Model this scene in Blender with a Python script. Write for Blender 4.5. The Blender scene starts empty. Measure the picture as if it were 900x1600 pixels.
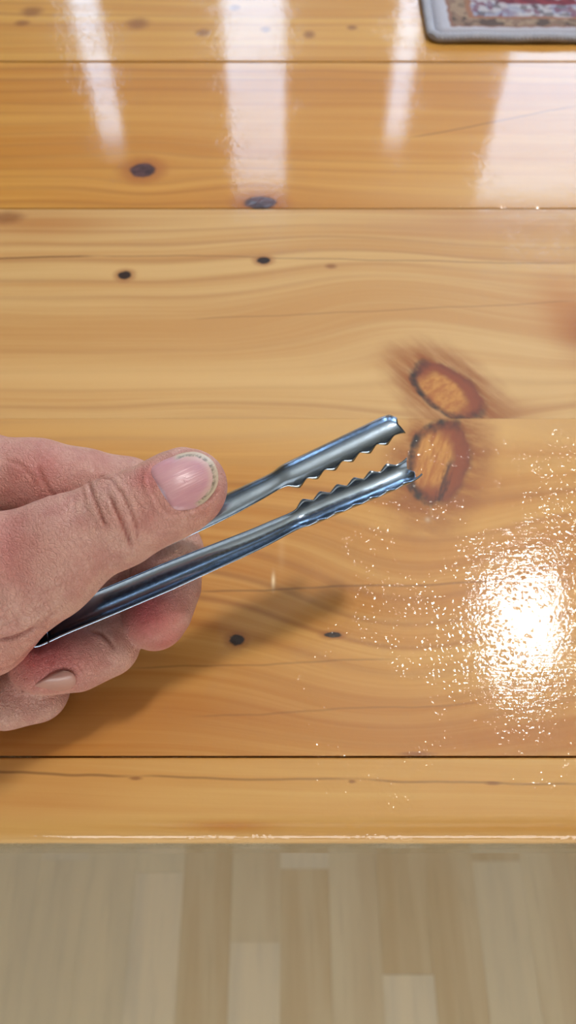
import bpy, bmesh, math, random
import numpy as np
from mathutils import Vector, Matrix

S = bpy.context.scene
C = S.collection

# ------------------------------------------------------------------ camera
TT = 0.75                     # height of the table top
CH = 0.25                     # camera height over the table top
F = 1150.0                    # focal length in pixels of the 900x1600 frame
PITCH = math.radians(59.5)    # camera looks down this far below the horizon
cam_d = bpy.data.cameras.new('camera')
cam = bpy.data.objects.new('camera', cam_d); C.objects.link(cam)
cam.location = (0, 0, TT + CH)
cam.rotation_euler = (math.radians(90) - PITCH, 0, 0)
cam_d.sensor_fit = 'VERTICAL'; cam_d.sensor_height = 36.0
cam_d.lens = 36.0 * F / 1600.0
cam_d.clip_start = 0.01
cam_d.dof.use_dof = True
cam_d.dof.focus_distance = 0.212
cam_d.dof.aperture_fstop = 14.0
S.camera = cam

# ------------------------------------------------------------------ world, light, exposure
w = bpy.data.worlds.new('world'); S.world = w; w.use_nodes = True
w.node_tree.nodes['Background'].inputs[0].default_value = (0.75, 0.87, 1.0, 1)
w.node_tree.nodes['Background'].inputs[1].default_value = 1.0
S.view_settings.view_transform = 'Standard'; S.view_settings.look = 'None'
S.view_settings.gamma = 1.0; S.view_settings.exposure = 0.04
S.view_settings.use_curve_mapping = False
S.cycles.max_bounces = 8
S.cycles.sample_clamp_indirect = 4.0

LAMP = Vector((0.52, 0.62, TT + 1.30))      # the pendant lamp over the table
def lamp_light(name, kind, loc, energy, color, **kw):
    d = bpy.data.lights.new(name, kind); d.energy = energy; d.color = color
    for k, v in kw.items(): setattr(d, k, v)
    o = bpy.data.objects.new(name, d); C.objects.link(o); o.location = loc
    return o
# added unseen fill lights: a cool one at the left, one overhead in front
wl = lamp_light('window_light', 'AREA', (-2.1, 0.5, 1.75), 3.2, (0.72, 0.87, 1.0), shape='RECTANGLE', size=1.0, size_y=0.9)
wl.rotation_euler = (0, math.radians(-80), 0)
wr = lamp_light('overhead_fill_light', 'AREA', (0.25, -1.15, 2.44), 3.5, (1.0, 0.97, 0.90), shape='RECTANGLE', size=1.3, size_y=0.8)
dl = lamp_light('window_light', 'AREA', (0.3, -1.52, 0.42), 26, (1.0, 0.98, 0.93), shape='RECTANGLE', size=1.6, size_y=0.7)   # added unseen low fill behind the camera, brightens the floor
dl.rotation_euler = (math.radians(62), 0, 0)

# ------------------------------------------------------------------ helpers
def link(name, me, mat=None, parent=None, loc=(0, 0, 0), smooth=False):
    o = bpy.data.objects.new(name, me); C.objects.link(o); o.location = loc
    if mat is not None: me.materials.append(mat)
    if parent is not None: o.parent = parent
    if smooth: me.shade_smooth()
    return o
def bm_obj(name, bm, mat=None, parent=None, loc=(0, 0, 0), smooth=False):
    me = bpy.data.meshes.new(name); bm.to_mesh(me); bm.free()
    return link(name, me, mat, parent, loc, smooth)
def empty(name, loc=(0, 0, 0)):
    o = bpy.data.objects.new(name, None); C.objects.link(o); o.location = loc
    o.empty_display_size = .02
    return o
def tag(o, label=None, cat=None, group=None, kind=None):
    if label: o['label'] = label
    if cat: o['category'] = cat
    if group: o['group'] = group
    if kind: o['kind'] = kind
    return o
def box_bm(x0, x1, y0, y1, z0, z1, bev=0.0, seg=1, bm=None):
    bm = bm or bmesh.new()
    r = bmesh.ops.create_cube(bm, size=1.0, matrix=Matrix.Translation(((x0+x1)/2, (y0+y1)/2, (z0+z1)/2)) @ Matrix.Diagonal((x1-x0, y1-y0, z1-z0, 1)))
    if bev > 0:
        es = list({e for v in r['verts'] for e in v.link_edges})
        bmesh.ops.bevel(bm, geom=es, offset=bev, segments=seg, affect='EDGES', profile=.5)
    return bm

SP, CP = math.sin(PITCH), math.cos(PITCH)
def ray(u, v):
    """direction of the line of sight through a pixel (unit depth along the optical axis)"""
    x, y = (u - 450) / F, -(v - 800) / F
    return Vector((x, CP + y * SP, -SP + y * CP))
def on_plane(u, v, h=TT):
    """world x, y where the line of sight meets the level plane z = h"""
    d = ray(u, v); t = (TT + CH - h) / -d.z
    return d.x * t, d.y * t

# ------------------------------------------------------------------ node helper
class NT:
    def __init__(s, name):
        s.m = bpy.data.materials.new(name); s.m.use_nodes = True
        s.t = s.m.node_tree; s.n = s.t.nodes; s.l = s.t.links
        s.b = s.n['Principled BSDF']
    def put(s, sock, v):
        if isinstance(v, bpy.types.NodeSocket): s.l.new(v, sock)
        elif v is not None:
            if isinstance(v, (tuple, list)) and len(v) == 3 and sock.type == 'RGBA': v = (*v, 1)
            sock.default_value = v
    def set(s, **kw):
        for k, v in kw.items(): s.put(s.b.inputs[k.replace('_', ' ')], v)
    def M(s, op, a, b=None, c=None, clamp=False):
        n = s.n.new('ShaderNodeMath'); n.operation = op; n.use_clamp = clamp
        s.put(n.inputs[0], a)
        if b is not None: s.put(n.inputs[1], b)
        if c is not None: s.put(n.inputs[2], c)
        return n.outputs[0]
    def coord(s, off=(0, 0, 0)):
        n = s.n.new('ShaderNodeTexCoord')
        v = s.n.new('ShaderNodeVectorMath'); v.operation = 'ADD'
        s.l.new(n.outputs['Object'], v.inputs[0]); v.inputs[1].default_value = off
        return v.outputs[0]
    def sep(s, v):
        n = s.n.new('ShaderNodeSeparateXYZ'); s.l.new(v, n.inputs[0]); return n.outputs
    def xyz(s, x, y, z=0.0):
        n = s.n.new('ShaderNodeCombineXYZ')
        for i, a in enumerate((x, y, z)): s.put(n.inputs[i], a)
        return n.outputs[0]
    def noise(s, vec, scale=1, detail=2, rough=.5, dist=0, col=False):
        n = s.n.new('ShaderNodeTexNoise'); s.l.new(vec, n.inputs['Vector'])
        n.inputs['Scale'].default_value = scale; n.inputs['Detail'].default_value = detail
        n.inputs['Roughness'].default_value = rough; n.inputs['Distortion'].default_value = dist
        return n.outputs['Color' if col else 'Fac']
    def voro(s, vec, scale=1, feature='F1', rnd=1, out='Distance'):
        n = s.n.new('ShaderNodeTexVoronoi'); n.feature = feature; s.l.new(vec, n.inputs['Vector'])
        n.inputs['Scale'].default_value = scale; n.inputs['Randomness'].default_value = rnd
        return n.outputs[out]
    def ss(s, v, a, b, lo=0.0, hi=1.0):
        n = s.n.new('ShaderNodeMapRange'); n.interpolation_type = 'SMOOTHSTEP'
        for i, x in enumerate((v, a, b, lo, hi)): s.put(n.inputs[i], x)
        return n.outputs[0]
    def mix(s, f, a, b, mode='MIX'):
        n = s.n.new('ShaderNodeMix'); n.data_type = 'RGBA'; n.blend_type = mode
        s.put(n.inputs[0], f); s.put(n.inputs[6], a); s.put(n.inputs[7], b)
        return n.outputs[2]
    def bump(s, h, strength=.3, dist=.001, normal=None):
        n = s.n.new('ShaderNodeBump'); n.inputs['Strength'].default_value = strength
        n.inputs['Distance'].default_value = dist; s.l.new(h, n.inputs['Height'])
        if normal is not None: s.l.new(normal, n.inputs['Normal'])
        return n.outputs[0]
def srgb(r, g, b):
    f = lambda c: (c/255/12.92 if c/255 <= .04045 else ((c/255 + .055)/1.055)**2.4)
    return (f(r), f(g), f(b))
def plain(name, col, rough=.6, **kw):
    t = NT(name)
    g = t.noise(t.coord(), 14, 3)
    t.set(Base_Color=t.mix(t.M('MULTIPLY', g, .18), col, tuple(c*.75 for c in col)), Roughness=rough, **kw)
    return t.m

# ------------------------------------------------------------------ pine, varnished
TBL = Vector((0.0, 0.50, 0.0))       # the table's base point
def pine(name, light, mid, ring, seed, knots=(), patches=(), rings=95, varnish=True, lines=(), coarse=1.0, gloss=.035, fiber=1.0, ringamt=.5, relief=1.0, shaded_edge=False):
    """knots: (u, v, half width px, half height px, tilt deg, kind); patches: (u, v, ru, rv, colour, strength)"""
    t = NT(name)
    P = t.coord(tuple(TBL)); x, y, z = t.sep(P)
    n1 = t.noise(t.xyz(t.M('MULTIPLY', x, 2.6), t.M('MULTIPLY', y, 7), seed), 1, 3)
    yw = t.M('ADD', y, t.M('MULTIPLY', t.M('SUBTRACT', n1, .5), .03))
    fields = []
    def field(u, v, ru, rv, ang=0):
        cx, cy = on_plane(u, v)
        ax = (on_plane(u + ru, v)[0] - on_plane(u - ru, v)[0]) / 2
        ay = (on_plane(u, v - rv)[1] - on_plane(u, v + rv)[1]) / 2
        dx, dy = t.M('SUBTRACT', x, cx), t.M('SUBTRACT', y, cy)
        a = math.radians(ang); c, s_ = math.cos(a), math.sin(a)
        p = t.M('MULTIPLY', t.M('ADD', t.M('MULTIPLY', dx, c), t.M('MULTIPLY', dy, s_)), 1/ax)
        q = t.M('MULTIPLY', t.M('SUBTRACT', t.M('MULTIPLY', dy, c), t.M('MULTIPLY', dx, s_)), 1/ay)
        r2 = t.M('ADD', t.M('MULTIPLY', p, p), t.M('MULTIPLY', q, q))
        return r2, dy, p, q
    for k in knots:
        r2, dy, p, q = field(*k[:5]); fields.append((r2, p, q, k))
        if k[5] in ('big', 'mid'):
            g = .06 if k[5] == 'big' else .10
            wgt = t.M('POWER', 2.718, t.M('MULTIPLY', r2, -g))
            yw = t.M('SUBTRACT', yw, t.M('MULTIPLY', t.M('MULTIPLY', dy, wgt), .62))
    # fibre streaks and growth rings run along the board
    streak = t.noise(t.xyz(t.M('MULTIPLY', x, 3.5*coarse), t.M('MULTIPLY', yw, 170*coarse), seed+3), 1, 4, .6)
    broad = t.noise(t.xyz(t.M('MULTIPLY', x, 1.7), t.M('MULTIPLY', yw, 26), seed+7), 1, 3, .55)
    fac = t.M('ADD', t.M('MULTIPLY', streak, .5*fiber), t.M('MULTIPLY', broad, 1.0 - .5*fiber))
    col = t.mix(t.ss(fac, .36, .63), light, mid)
    n2 = t.noise(t.xyz(t.M('MULTIPLY', x, 2.2), t.M('MULTIPLY', yw, 30), seed+11), 1, 2)
    ph = t.M('ADD', t.M('MULTIPLY', yw, rings*6.283), t.M('MULTIPLY', n2, 9))
    sn = t.M('MULTIPLY', t.M('ADD', t.M('SINE', ph), 1), .5)
    ln = t.M('POWER', sn, 5)
    amp = t.ss(t.noise(t.xyz(t.M('MULTIPLY', x, 1.2), t.M('MULTIPLY', yw, 13), seed+17), 1, 2), .42, .66)
    col = t.mix(t.M('MULTIPLY', t.M('MULTIPLY', ln, amp), ringamt), col, ring)
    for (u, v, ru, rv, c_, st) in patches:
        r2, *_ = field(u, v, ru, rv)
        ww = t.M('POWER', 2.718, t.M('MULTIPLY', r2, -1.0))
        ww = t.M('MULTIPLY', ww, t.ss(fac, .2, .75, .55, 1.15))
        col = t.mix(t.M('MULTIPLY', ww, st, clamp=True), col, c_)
    for pts in lines:                       # hair cracks and dark grain lines, y as a piecewise line in x
        (u0, v0), (u1, v1), hw, st = pts
        x0, y0 = on_plane(u0, v0); x1, y1 = on_plane(u1, v1)
        yl = t.M('ADD', t.M('MULTIPLY', t.M('SUBTRACT', x, x0), (y1-y0)/(x1-x0)), y0)
        wob = t.M('MULTIPLY', t.M('SUBTRACT', t.noise(t.xyz(t.M('MULTIPLY', x, 16), seed+1.7, 0), 1, 3), .5), .006)
        dd = t.M('ABSOLUTE', t.M('SUBTRACT', y, t.M('ADD', yl, wob)))
        mk = t.M('MULTIPLY', t.ss(dd, 0, hw, 1, 0), t.M('MULTIPLY', t.ss(x, min(x0, x1)-.004, min(x0, x1)+.01), t.ss(x, max(x0, x1)-.01, max(x0, x1)+.004, 1, 0)))
        col = t.mix(t.M('MULTIPLY', mk, st), col, srgb(104, 58, 26))
    kn_bump = None
    for r2, p, q, k in fields:
        u, v, ru, rv, ang, kind = k
        wv = t.noise(t.xyz(t.M('MULTIPLY', p, 1.1), t.M('MULTIPLY', q, 1.1), u*.013), 1, 4, .6)
        r = t.M('ADD', t.M('SQRT', r2), t.M('MULTIPLY', t.M('SUBTRACT', wv, .5), .55))
        if kind == 'big':
            halo = t.ss(r, .95, 2.2, 1, 0)
            hs = t.noise(t.xyz(t.M('MULTIPLY', p, .8), t.M('MULTIPLY', q, 3.5), 4.0), 1, 4, .6)
            col = t.mix(t.M('MULTIPLY', halo, t.ss(hs, .25, .65, .35, 1.0)), col, srgb(150, 82, 24))
            body = t.ss(r, 1.0, .90)
            fil = t.noise(t.xyz(t.M('MULTIPLY', p, 5.0), t.M('MULTIPLY', q, 1.6), 2.0), 1, 5, .65)
            kc = t.mix(t.M('MULTIPLY', t.ss(fil, .35, .65), .9), srgb(206, 144, 66), srgb(172, 98, 38))
            kc = t.mix(t.ss(t.M('ADD', r, t.M('MULTIPLY', p if ang > -40 else q, .34)), .38, .80), kc, srgb(138, 62, 22))
            crack = 0.0 if ang < -40 else t.ss(t.M('ABSOLUTE', t.M('ADD', t.M('SUBTRACT', p, .34), t.M('MULTIPLY', t.M('SUBTRACT', fil, .5), .7))), .02, .16, 1, 0)
            kc = t.mix(t.M('MULTIPLY', t.M('MULTIPLY', crack, t.ss(q, .25, -.1)), .85), kc, srgb(62, 26, 20))
            col = t.mix(body, col, kc)
            rim = t.M('MULTIPLY', t.ss(r, .70, .93), t.ss(r, 1.10, .98))
            side = t.ss(t.M('ADD', p if ang > -40 else q, t.M('MULTIPLY', wv, .5)), .9, -.2, .3, 1.0)
            brk = t.ss(t.noise(t.xyz(t.M('MULTIPLY', p, 2.3), t.M('MULTIPLY', q, 2.3), 9.0), 1, 4, .6), .30, .62, .15, 1.0)
            col = t.mix(t.M('MULTIPLY', t.M('MULTIPLY', rim, side), brk), col, srgb(34, 12, 5))
            kn_bump = rim if kn_bump is None else t.M('MAXIMUM', kn_bump, rim)
        elif kind == 'mid':
            col = t.mix(t.M('MULTIPLY', t.ss(r, .9, 2.3, 1, 0), .75), col, srgb(166, 96, 38))
            col = t.mix(t.ss(r, 1.05, .75), col, t.mix(t.ss(wv, .35, .65), srgb(92, 58, 60), srgb(52, 30, 34)))
        elif kind == 'dark':
            col = t.mix(t.M('MULTIPLY', t.ss(r, .8, 2.0, 1, 0), .6), col, srgb(150, 84, 34))
            col = t.mix(t.ss(r, 1.05, .7), col, srgb(40, 20, 12))
        else:
            col = t.mix(t.M('MULTIPLY', t.ss(r, 1.5, .3), .7), col, srgb(132, 76, 38))
    if shaded_edge:       # shade on the lower part of the outer edge, painted in as grey
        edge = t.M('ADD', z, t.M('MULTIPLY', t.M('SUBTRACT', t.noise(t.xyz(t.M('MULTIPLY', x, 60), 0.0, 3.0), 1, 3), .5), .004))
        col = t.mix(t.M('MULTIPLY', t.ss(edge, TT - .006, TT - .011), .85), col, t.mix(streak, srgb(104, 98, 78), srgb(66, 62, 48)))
    t.set(Base_Color=col, Roughness=.5)
    t.b.inputs['Specular IOR Level'].default_value = .3
    if varnish:
        pits = t.voro(P, 700, 'SMOOTH_F1')
        pm = t.ss(t.noise(P, 42, 4, .6), .40, .60)
        pit = t.M('MULTIPLY', t.ss(pits, .08, .45, 1, 0), pm)
        fib = t.noise(t.xyz(t.M('MULTIPLY', x, 130), t.M('MULTIPLY', y, 1500), 1), 1, 3)
        mid_ = t.noise(P, 420, 3, .6); low = t.noise(P, 120, 2)
        h = t.M('ADD', t.M('ADD', t.M('MULTIPLY', pit, .62), t.M('MULTIPLY', mid_, .34)), t.M('ADD', t.M('MULTIPLY', fib, .30), t.M('MULTIPLY', low, .28)))
        nb = t.bump(h, .42*relief, .0003)
        t.set(Coat_Weight=1.0, Coat_Roughness=gloss, Coat_IOR=1.4, Coat_Normal=nb, Normal=t.bump(streak, .15, .0002))
    return t.m

# ------------------------------------------------------------------ the table
table = tag(empty('dining_table', TBL), 'varnished knotty pine plank table with a rounded front edge board', 'table')
XL, XR = -0.85, 0.95
SEAM = {v: on_plane(450, v)[1] for v in (1182, 654, 327, 96)}
def plank(x0, x1, y0, y1, mat, gap=.0004, z1=TT, bev=.0007, z0=TT-.036, name='plank'):
    bm = box_bm(x0, x1, y0 + gap, y1 - gap, z0, z1, bev, 2)
    bmesh.ops.translate(bm, verts=bm.verts, vec=-TBL)
    return bm_obj(name, bm, mat, table, smooth=False)
L1, M1, R1 = srgb(216, 172, 112), srgb(196, 140, 78), srgb(150, 88, 38)
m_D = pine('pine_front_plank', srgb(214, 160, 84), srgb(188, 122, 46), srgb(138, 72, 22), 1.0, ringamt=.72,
    knots=[(687, 720, 47, 69, -20, 'big'), (370, 1000, 13, 10, 0, 'dark'), (520, 992, 15, 5, 0, 'dark'), (293, 651, 5, 3, 0, 'faint'), (652, 1178, 26, 4, 0, 'faint')],
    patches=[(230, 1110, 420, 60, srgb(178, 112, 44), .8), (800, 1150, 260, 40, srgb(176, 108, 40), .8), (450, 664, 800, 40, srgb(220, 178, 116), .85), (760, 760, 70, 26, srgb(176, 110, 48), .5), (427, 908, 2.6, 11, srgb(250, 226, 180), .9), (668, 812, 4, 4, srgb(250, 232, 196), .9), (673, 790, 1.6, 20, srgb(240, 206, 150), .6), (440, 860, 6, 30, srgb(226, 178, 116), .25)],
    lines=[((300, 925), (900, 905), .0008, .5), ((200, 1045), (620, 1030), .0007, .35), ((300, 1120), (760, 1098), .0007, .3)])
m_C = pine('pine_middle_plank', srgb(218, 178, 120), srgb(202, 152, 92), srgb(158, 100, 50), 5.3,
    knots=[(699, 609, 68, 33, -50, 'big'), (195, 430, 12, 7, 0, 'dark'), (412, 407, 12, 6, 0, 'dark'), (517, 416, 9, 4, 0, 'faint'), (12, 340, 26, 10, 0, 'faint')],
    ringamt=.34, relief=.6,
    patches=[(250, 590, 560, 26, srgb(228, 188, 128), .7), (60, 352, 120, 22, srgb(178, 112, 50), .7), (780, 640, 60, 20, srgb(158, 92, 36), .6), (912, 512, 42, 46, srgb(150, 80, 18), 1.0), (880, 480, 40, 60, srgb(196, 126, 52), .6), (640, 560, 50, 22, srgb(180, 118, 60), .5), (760, 350, 180, 20, srgb(188, 128, 84), .5)],
    lines=[((-40, 406), (150, 398), .0011, .8), ((150, 398), (900, 412), .0008, .45), ((300, 500), (900, 470), .0008, .3)])
m_B = pine('pine_third_plank', srgb(216, 160, 76), srgb(196, 132, 50), srgb(150, 90, 38), 9.1,
    knots=[(223, 266, 22, 12, 0, 'mid'), (407, 317, 28, 11, 0, 'mid')],
    patches=[(480, 180, 500, 60, srgb(200, 136, 56), .5), (820, 300, 240, 30, srgb(222, 180, 120), .6)],
    lines=[((640, 215), (900, 165), .0012, .5)], coarse=.8, relief=.3)
m_A = pine('pine_far_plank', srgb(218, 166, 84), srgb(200, 140, 60), srgb(154, 96, 44), 13.7,
    knots=[(50, 18, 16, 8, 0, 'faint'), (35, 36, 12, 5, 0, 'faint'), (215, 37, 18, 9, 0, 'faint'), (317, 51, 12, 6, 0, 'faint'), (415, 46, 8, 5, 0, 'faint'), (483, 54, 9, 6, 0, 'faint'), (550, 43, 8, 4, 0, 'faint'), (367, 12, 9, 5, 0, 'faint')],
    coarse=.8, relief=.45)
m_E = pine('pine_edge_board', srgb(218, 172, 102), srgb(206, 152, 80), srgb(150, 94, 44), 21.0, shaded_edge=True,
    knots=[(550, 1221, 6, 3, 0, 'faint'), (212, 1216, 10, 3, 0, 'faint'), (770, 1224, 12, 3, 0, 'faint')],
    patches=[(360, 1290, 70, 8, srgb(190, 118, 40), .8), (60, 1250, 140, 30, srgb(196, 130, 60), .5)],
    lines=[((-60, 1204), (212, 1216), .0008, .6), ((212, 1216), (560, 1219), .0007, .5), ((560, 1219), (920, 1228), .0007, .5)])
m_Z = pine('pine_rear_plank', L1, M1, R1, 31.0)
m_leg = pine('pine_leg', L1, M1, R1, 41.0, varnish=False)
yE0 = 0.0275
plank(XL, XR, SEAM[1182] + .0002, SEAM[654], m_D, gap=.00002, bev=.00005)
plank(XL, XR, SEAM[654], SEAM[327], m_C, gap=.00002, bev=.00005)
plank(XL, XR, SEAM[327] + .0006, SEAM[96] - .0004, m_B, gap=.0004, bev=.0006)
plank(XL, XR, SEAM[96], SEAM[96] + .14, m_A, gap=.0005)
plank(XL, XR, SEAM[96] + .14, SEAM[96] + .28, m_Z, gap=.0005)
plank(XL, XR, SEAM[96] + .28, SEAM[96] + .42, m_Z, gap=.0005)
# the front edge board: bullnosed, its lower edge left slightly wavy
def edge_board(y_in, y_out, thick, mat, flip=1):
    prof = [(y_in, TT - .0002 - .0005), (y_in - .0006*flip, TT - .0001)]
    R = .0075
    d = -1 if flip == 1 else 1
    prof.append((y_out - d*R*1.6, TT - .0001)); prof.append((y_out - d*R, TT - .0003))
    for k in range(1, 8):
        a = math.radians(90 - k * 90/7)
        prof.append((y_out + d*(math.cos(a)*R - R), TT - R*.9 + math.sin(a)*R*.88))
    prof += [(y_out, TT - thick*.5), (y_out - d*.0004, TT - thick + .003), (y_out - d*.0016, TT - thick), (y_in, TT - thick)]
    xs = np.linspace(XL, XR, 181); verts, faces = [], []
    rnd = random.Random(4); ph = [rnd.uniform(0, 6) for _ in range(4)]
    for x in xs:
        wv = .0007*math.sin(x*92 + ph[0]) * (.5 + .5*math.sin(x*31 + ph[1])) + .0005*math.sin(x*210 + ph[2])
        for j, (yy, zz) in enumerate(prof):
            low = max(0, (TT - zz - thick*.45) / (thick*.55))
            verts.append((x - TBL.x, yy - TBL.y, zz + wv*low - TBL.z))
    n = len(prof)
    for i in range(len(xs) - 1):
        for j in range(n):
            a, b = i*n + j, i*n + (j+1) % n
            faces.append((a, b, b + n, a + n))
    faces.append(tuple(range(n))[::-1]); faces.append(tuple((len(xs)-1)*n + j for j in range(n)))
    me = bpy.data.meshes.new('edge_board'); me.from_pydata(verts, [], faces)
    bm = bmesh.new(); bm.from_mesh(me); bmesh.ops.recalc_face_normals(bm, faces=bm.faces); bm.to_mesh(me); bm.free()
    me.shade_smooth(); me.set_sharp_from_angle(angle=math.radians(40))
    return link('edge_board', me, mat, table)
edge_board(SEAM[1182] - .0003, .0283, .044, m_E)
edge_board(SEAM[96] + .42, SEAM[96] + .46, .044, m_Z, -1)
yB = SEAM[96] + .44
for (a, b, c, d) in ((-.74, .84, .115, .137), (-.74, .84, yB-.12, yB-.10), (-.76, -.738, .137, yB-.12), (.838, .86, .137, yB-.12)):
    bm = box_bm(a, b, c, d, TT-.125, TT-.0362, .002); bmesh.ops.translate(bm, verts=bm.verts, vec=-TBL)
    bm_obj('apron', bm, m_leg, table)
for lx in (-.76, .79):
    for ly in (.12, yB-.17):
        bm = box_bm(lx, lx+.07, ly, ly+.07, 0.009, TT-.0362, .006, 2)
        for v in bm.verts:
            if v.co.z < .3: v.co.x += (lx+.035 - v.co.x)*.3; v.co.y += (ly+.035 - v.co.y)*.3
        bmesh.ops.translate(bm, verts=bm.verts, vec=-TBL)
        bm_obj('leg', bm, m_leg, table)

# ------------------------------------------------------------------ the floor: three-strip beech laminate
def strip_mat(name, light, dark, seed, rough=.35):
    t = NT(name); P = t.coord(); x, y, z = t.sep(P)
    n = t.noise(t.xyz(t.M('MULTIPLY', x, 30), t.M('MULTIPLY', y, 2.4), seed), 1, 4, .55, .4)
    fig = t.noise(t.xyz(t.M('MULTIPLY', x, 90), t.M('MULTIPLY', y, 9), seed+4), 1, 3, .55)
    col = t.mix(t.ss(n, .3, .7), light, dark)
    col = t.mix(t.M('MULTIPLY', t.ss(fig, .5, .75), .25), col, tuple(c*.72 for c in dark))
    t.set(Base_Color=col, Roughness=rough)
    return t.m
F_M = [strip_mat('beech_strip_pale', srgb(228, 212, 176), srgb(216, 202, 170), 1),
       strip_mat('beech_strip_cream', srgb(234, 218, 184), srgb(220, 207, 178), 5),
       strip_mat('beech_strip_tan', srgb(224, 208, 172), srgb(212, 192, 154), 9),
       strip_mat('beech_strip_rosy', srgb(220, 202, 164), srgb(206, 182, 140), 15)]
X0, X1, Y0, Y1, ZC = -2.2, 2.6, -1.6, 2.3, 2.45
fl = bm_obj('floor', box_bm(X0-.1, X1+.1, Y0-.1, Y1+.1, -.10, 0.0), F_M[0]); tag(fl, kind='structure', label='pale beech strip laminate floor under the pine table')
SW = .0585
rnd = random.Random(11)
cuts0 = {  # joints seen in the photograph: strip index -> y of a joint
}
base_meshes = {}
def floor_strip(i, ya, yb, mi):
    key = (round(yb - ya, 3), mi)
    x = i * SW
    if key not in base_meshes:
        me = bpy.data.meshes.new('plank'); bm = box_bm(-SW/2 + .00008, SW/2 - .00008, -(yb-ya)/2 + .0001, (yb-ya)/2 - .0001, 0, .009, .0001)
        bm.to_mesh(me); bm.free(); me.materials.append(F_M[mi]); base_meshes[key] = me
    o = bpy.data.objects.new('plank', base_meshes[key]); C.objects.link(o)
    o.location = (x, (ya+yb)/2, 0.0002); o.parent = fl
xoff = on_plane(398, 1500, .009)[0] / SW
pattern = {}
for i in range(-15, 16):
    y = -1.25 + rnd.uniform(0, .3)
    last = -1
    while y < 0.75:
        Ln = rnd.choice((.30, .36, .42, .48))
        mi = rnd.choice([m for m in (0, 0, 1, 1, 2, 3) if m != last]); last = mi
        floor_strip(i + xoff - round(xoff), y, y + Ln, mi); y += Ln

# ------------------------------------------------------------------ the room shell
m_wall = plain('wall_paint', srgb(122, 116, 106), .8)
m_ceil = plain('ceiling_paint', srgb(200, 194, 182), .9)
m_trim = plain('white_gloss_trim', srgb(228, 228, 224), .35)
WIN = [(-.585, .115, 2.02), (-.10, .215, 2.20), (.355, .10, 2.02), (1.13, .95, 2.24)]   # centre x, width, head height
def wall_with_holes(name, y0, y1, holes):
    bm = bmesh.new(); xs = X0
    for cx, ww, hh in holes:
        box_bm(xs, cx - ww/2, y0, y1, 0, ZC, bm=bm)
        box_bm(cx - ww/2, cx + ww/2, y0, y1, 0, .95, bm=bm)
        box_bm(cx - ww/2, cx + ww/2, y0, y1, hh, ZC, bm=bm)
        xs = cx + ww/2
    box_bm(xs, X1, y0, y1, 0, ZC, bm=bm)
    return tag(bm_obj(name, bm, m_wall), kind='structure')
wall_with_holes('wall_back', Y1, Y1 + .1, WIN)
tag(bm_obj('wall_front', box_bm(X0, X1, Y0-.1, Y0, 0, ZC), plain('dark_wall_paint', srgb(84, 82, 80), .8)), kind='structure')
tag(bm_obj('wall_left', box_bm(X0-.1, X0, Y0-.1, Y1+.1, 0, ZC), m_wall), kind='structure')
tag(bm_obj('wall_right', box_bm(X1, X1+.1, Y0-.1, Y1+.1, 0, ZC), m_wall), kind='structure')
tag(bm_obj('ceiling', box_bm(X0-.1, X1+.1, Y0-.1, Y1+.1, ZC, ZC+.1), m_ceil), kind='structure')
tp = NT('daylit_frosted_pane')
tp.set(Base_Color=(.8, .85, .9), Roughness=.2, Emission_Color=(0.50, 0.72, 1.0), Emission_Strength=6.0)
for i, (cx, ww, hh) in enumerate(WIN):
    bm = bmesh.new(); t_ = .018
    box_bm(cx-ww/2, cx-ww/2+t_, Y1+.02, Y1+.08, .95, hh, bm=bm); box_bm(cx+ww/2-t_, cx+ww/2, Y1+.02, Y1+.08, .95, hh, bm=bm)
    box_bm(cx-ww/2+t_, cx+ww/2-t_, Y1+.02, Y1+.08, .95, .95+t_, bm=bm); box_bm(cx-ww/2+t_, cx+ww/2-t_, Y1+.02, Y1+.08, hh-t_, hh, bm=bm)
    f = tag(bm_obj('window_%d' % (i+1), bm, m_trim), kind='structure')
    bm_obj('pane', box_bm(cx-ww/2+t_, cx+ww/2-t_, Y1+.045, Y1+.052, .95+t_, hh-t_), tp.m, f)
tag(bm_obj('baseboard_back', box_bm(X0, X1, Y1-.015, Y1, .0, .09, .003), m_trim), kind='structure')

# ------------------------------------------------------------------ the pendant lamp
lamp = tag(empty('pendant_lamp', (LAMP.x, LAMP.y, LAMP.z)), 'round opal glass pendant lamp hanging over the table', 'lamp')
bm = bmesh.new(); bmesh.ops.create_uvsphere(bm, u_segments=32, v_segments=20, radius=.070, matrix=Matrix.Diagonal((1, 1, 1.6, 1)))
tl = NT('opal_lamp_glass'); tl.set(Base_Color=(.9, .9, .88), Emission_Color=(1.0, .96, .89), Emission_Strength=178.0)
bm_obj('globe', bm, tl.m, lamp, smooth=True)
bm = bmesh.new(); bmesh.ops.create_cone(bm, cap_ends=True, segments=24, radius1=.03, radius2=.018, depth=.04, matrix=Matrix.Translation((0, 0, .128)))
m_brass = plain('lamp_metal', srgb(70, 66, 60), .35, Metallic=1.0)
bm_obj('lamp_holder', bm, m_brass, lamp, smooth=False)
bm = bmesh.new(); bmesh.ops.create_cone(bm, cap_ends=True, segments=10, radius1=.003, radius2=.003, depth=ZC-LAMP.z-.16, matrix=Matrix.Translation((0, 0, .147 + (ZC-LAMP.z-.16)/2)))
bm_obj('cord', bm, m_brass, lamp)
bm = bmesh.new(); bmesh.ops.create_cone(bm, cap_ends=True, segments=24, radius1=.05, radius2=.045, depth=.02, matrix=Matrix.Translation((0, 0, ZC-LAMP.z-.0101)))
bm_obj('ceiling_rose', bm, m_brass, lamp)

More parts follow.
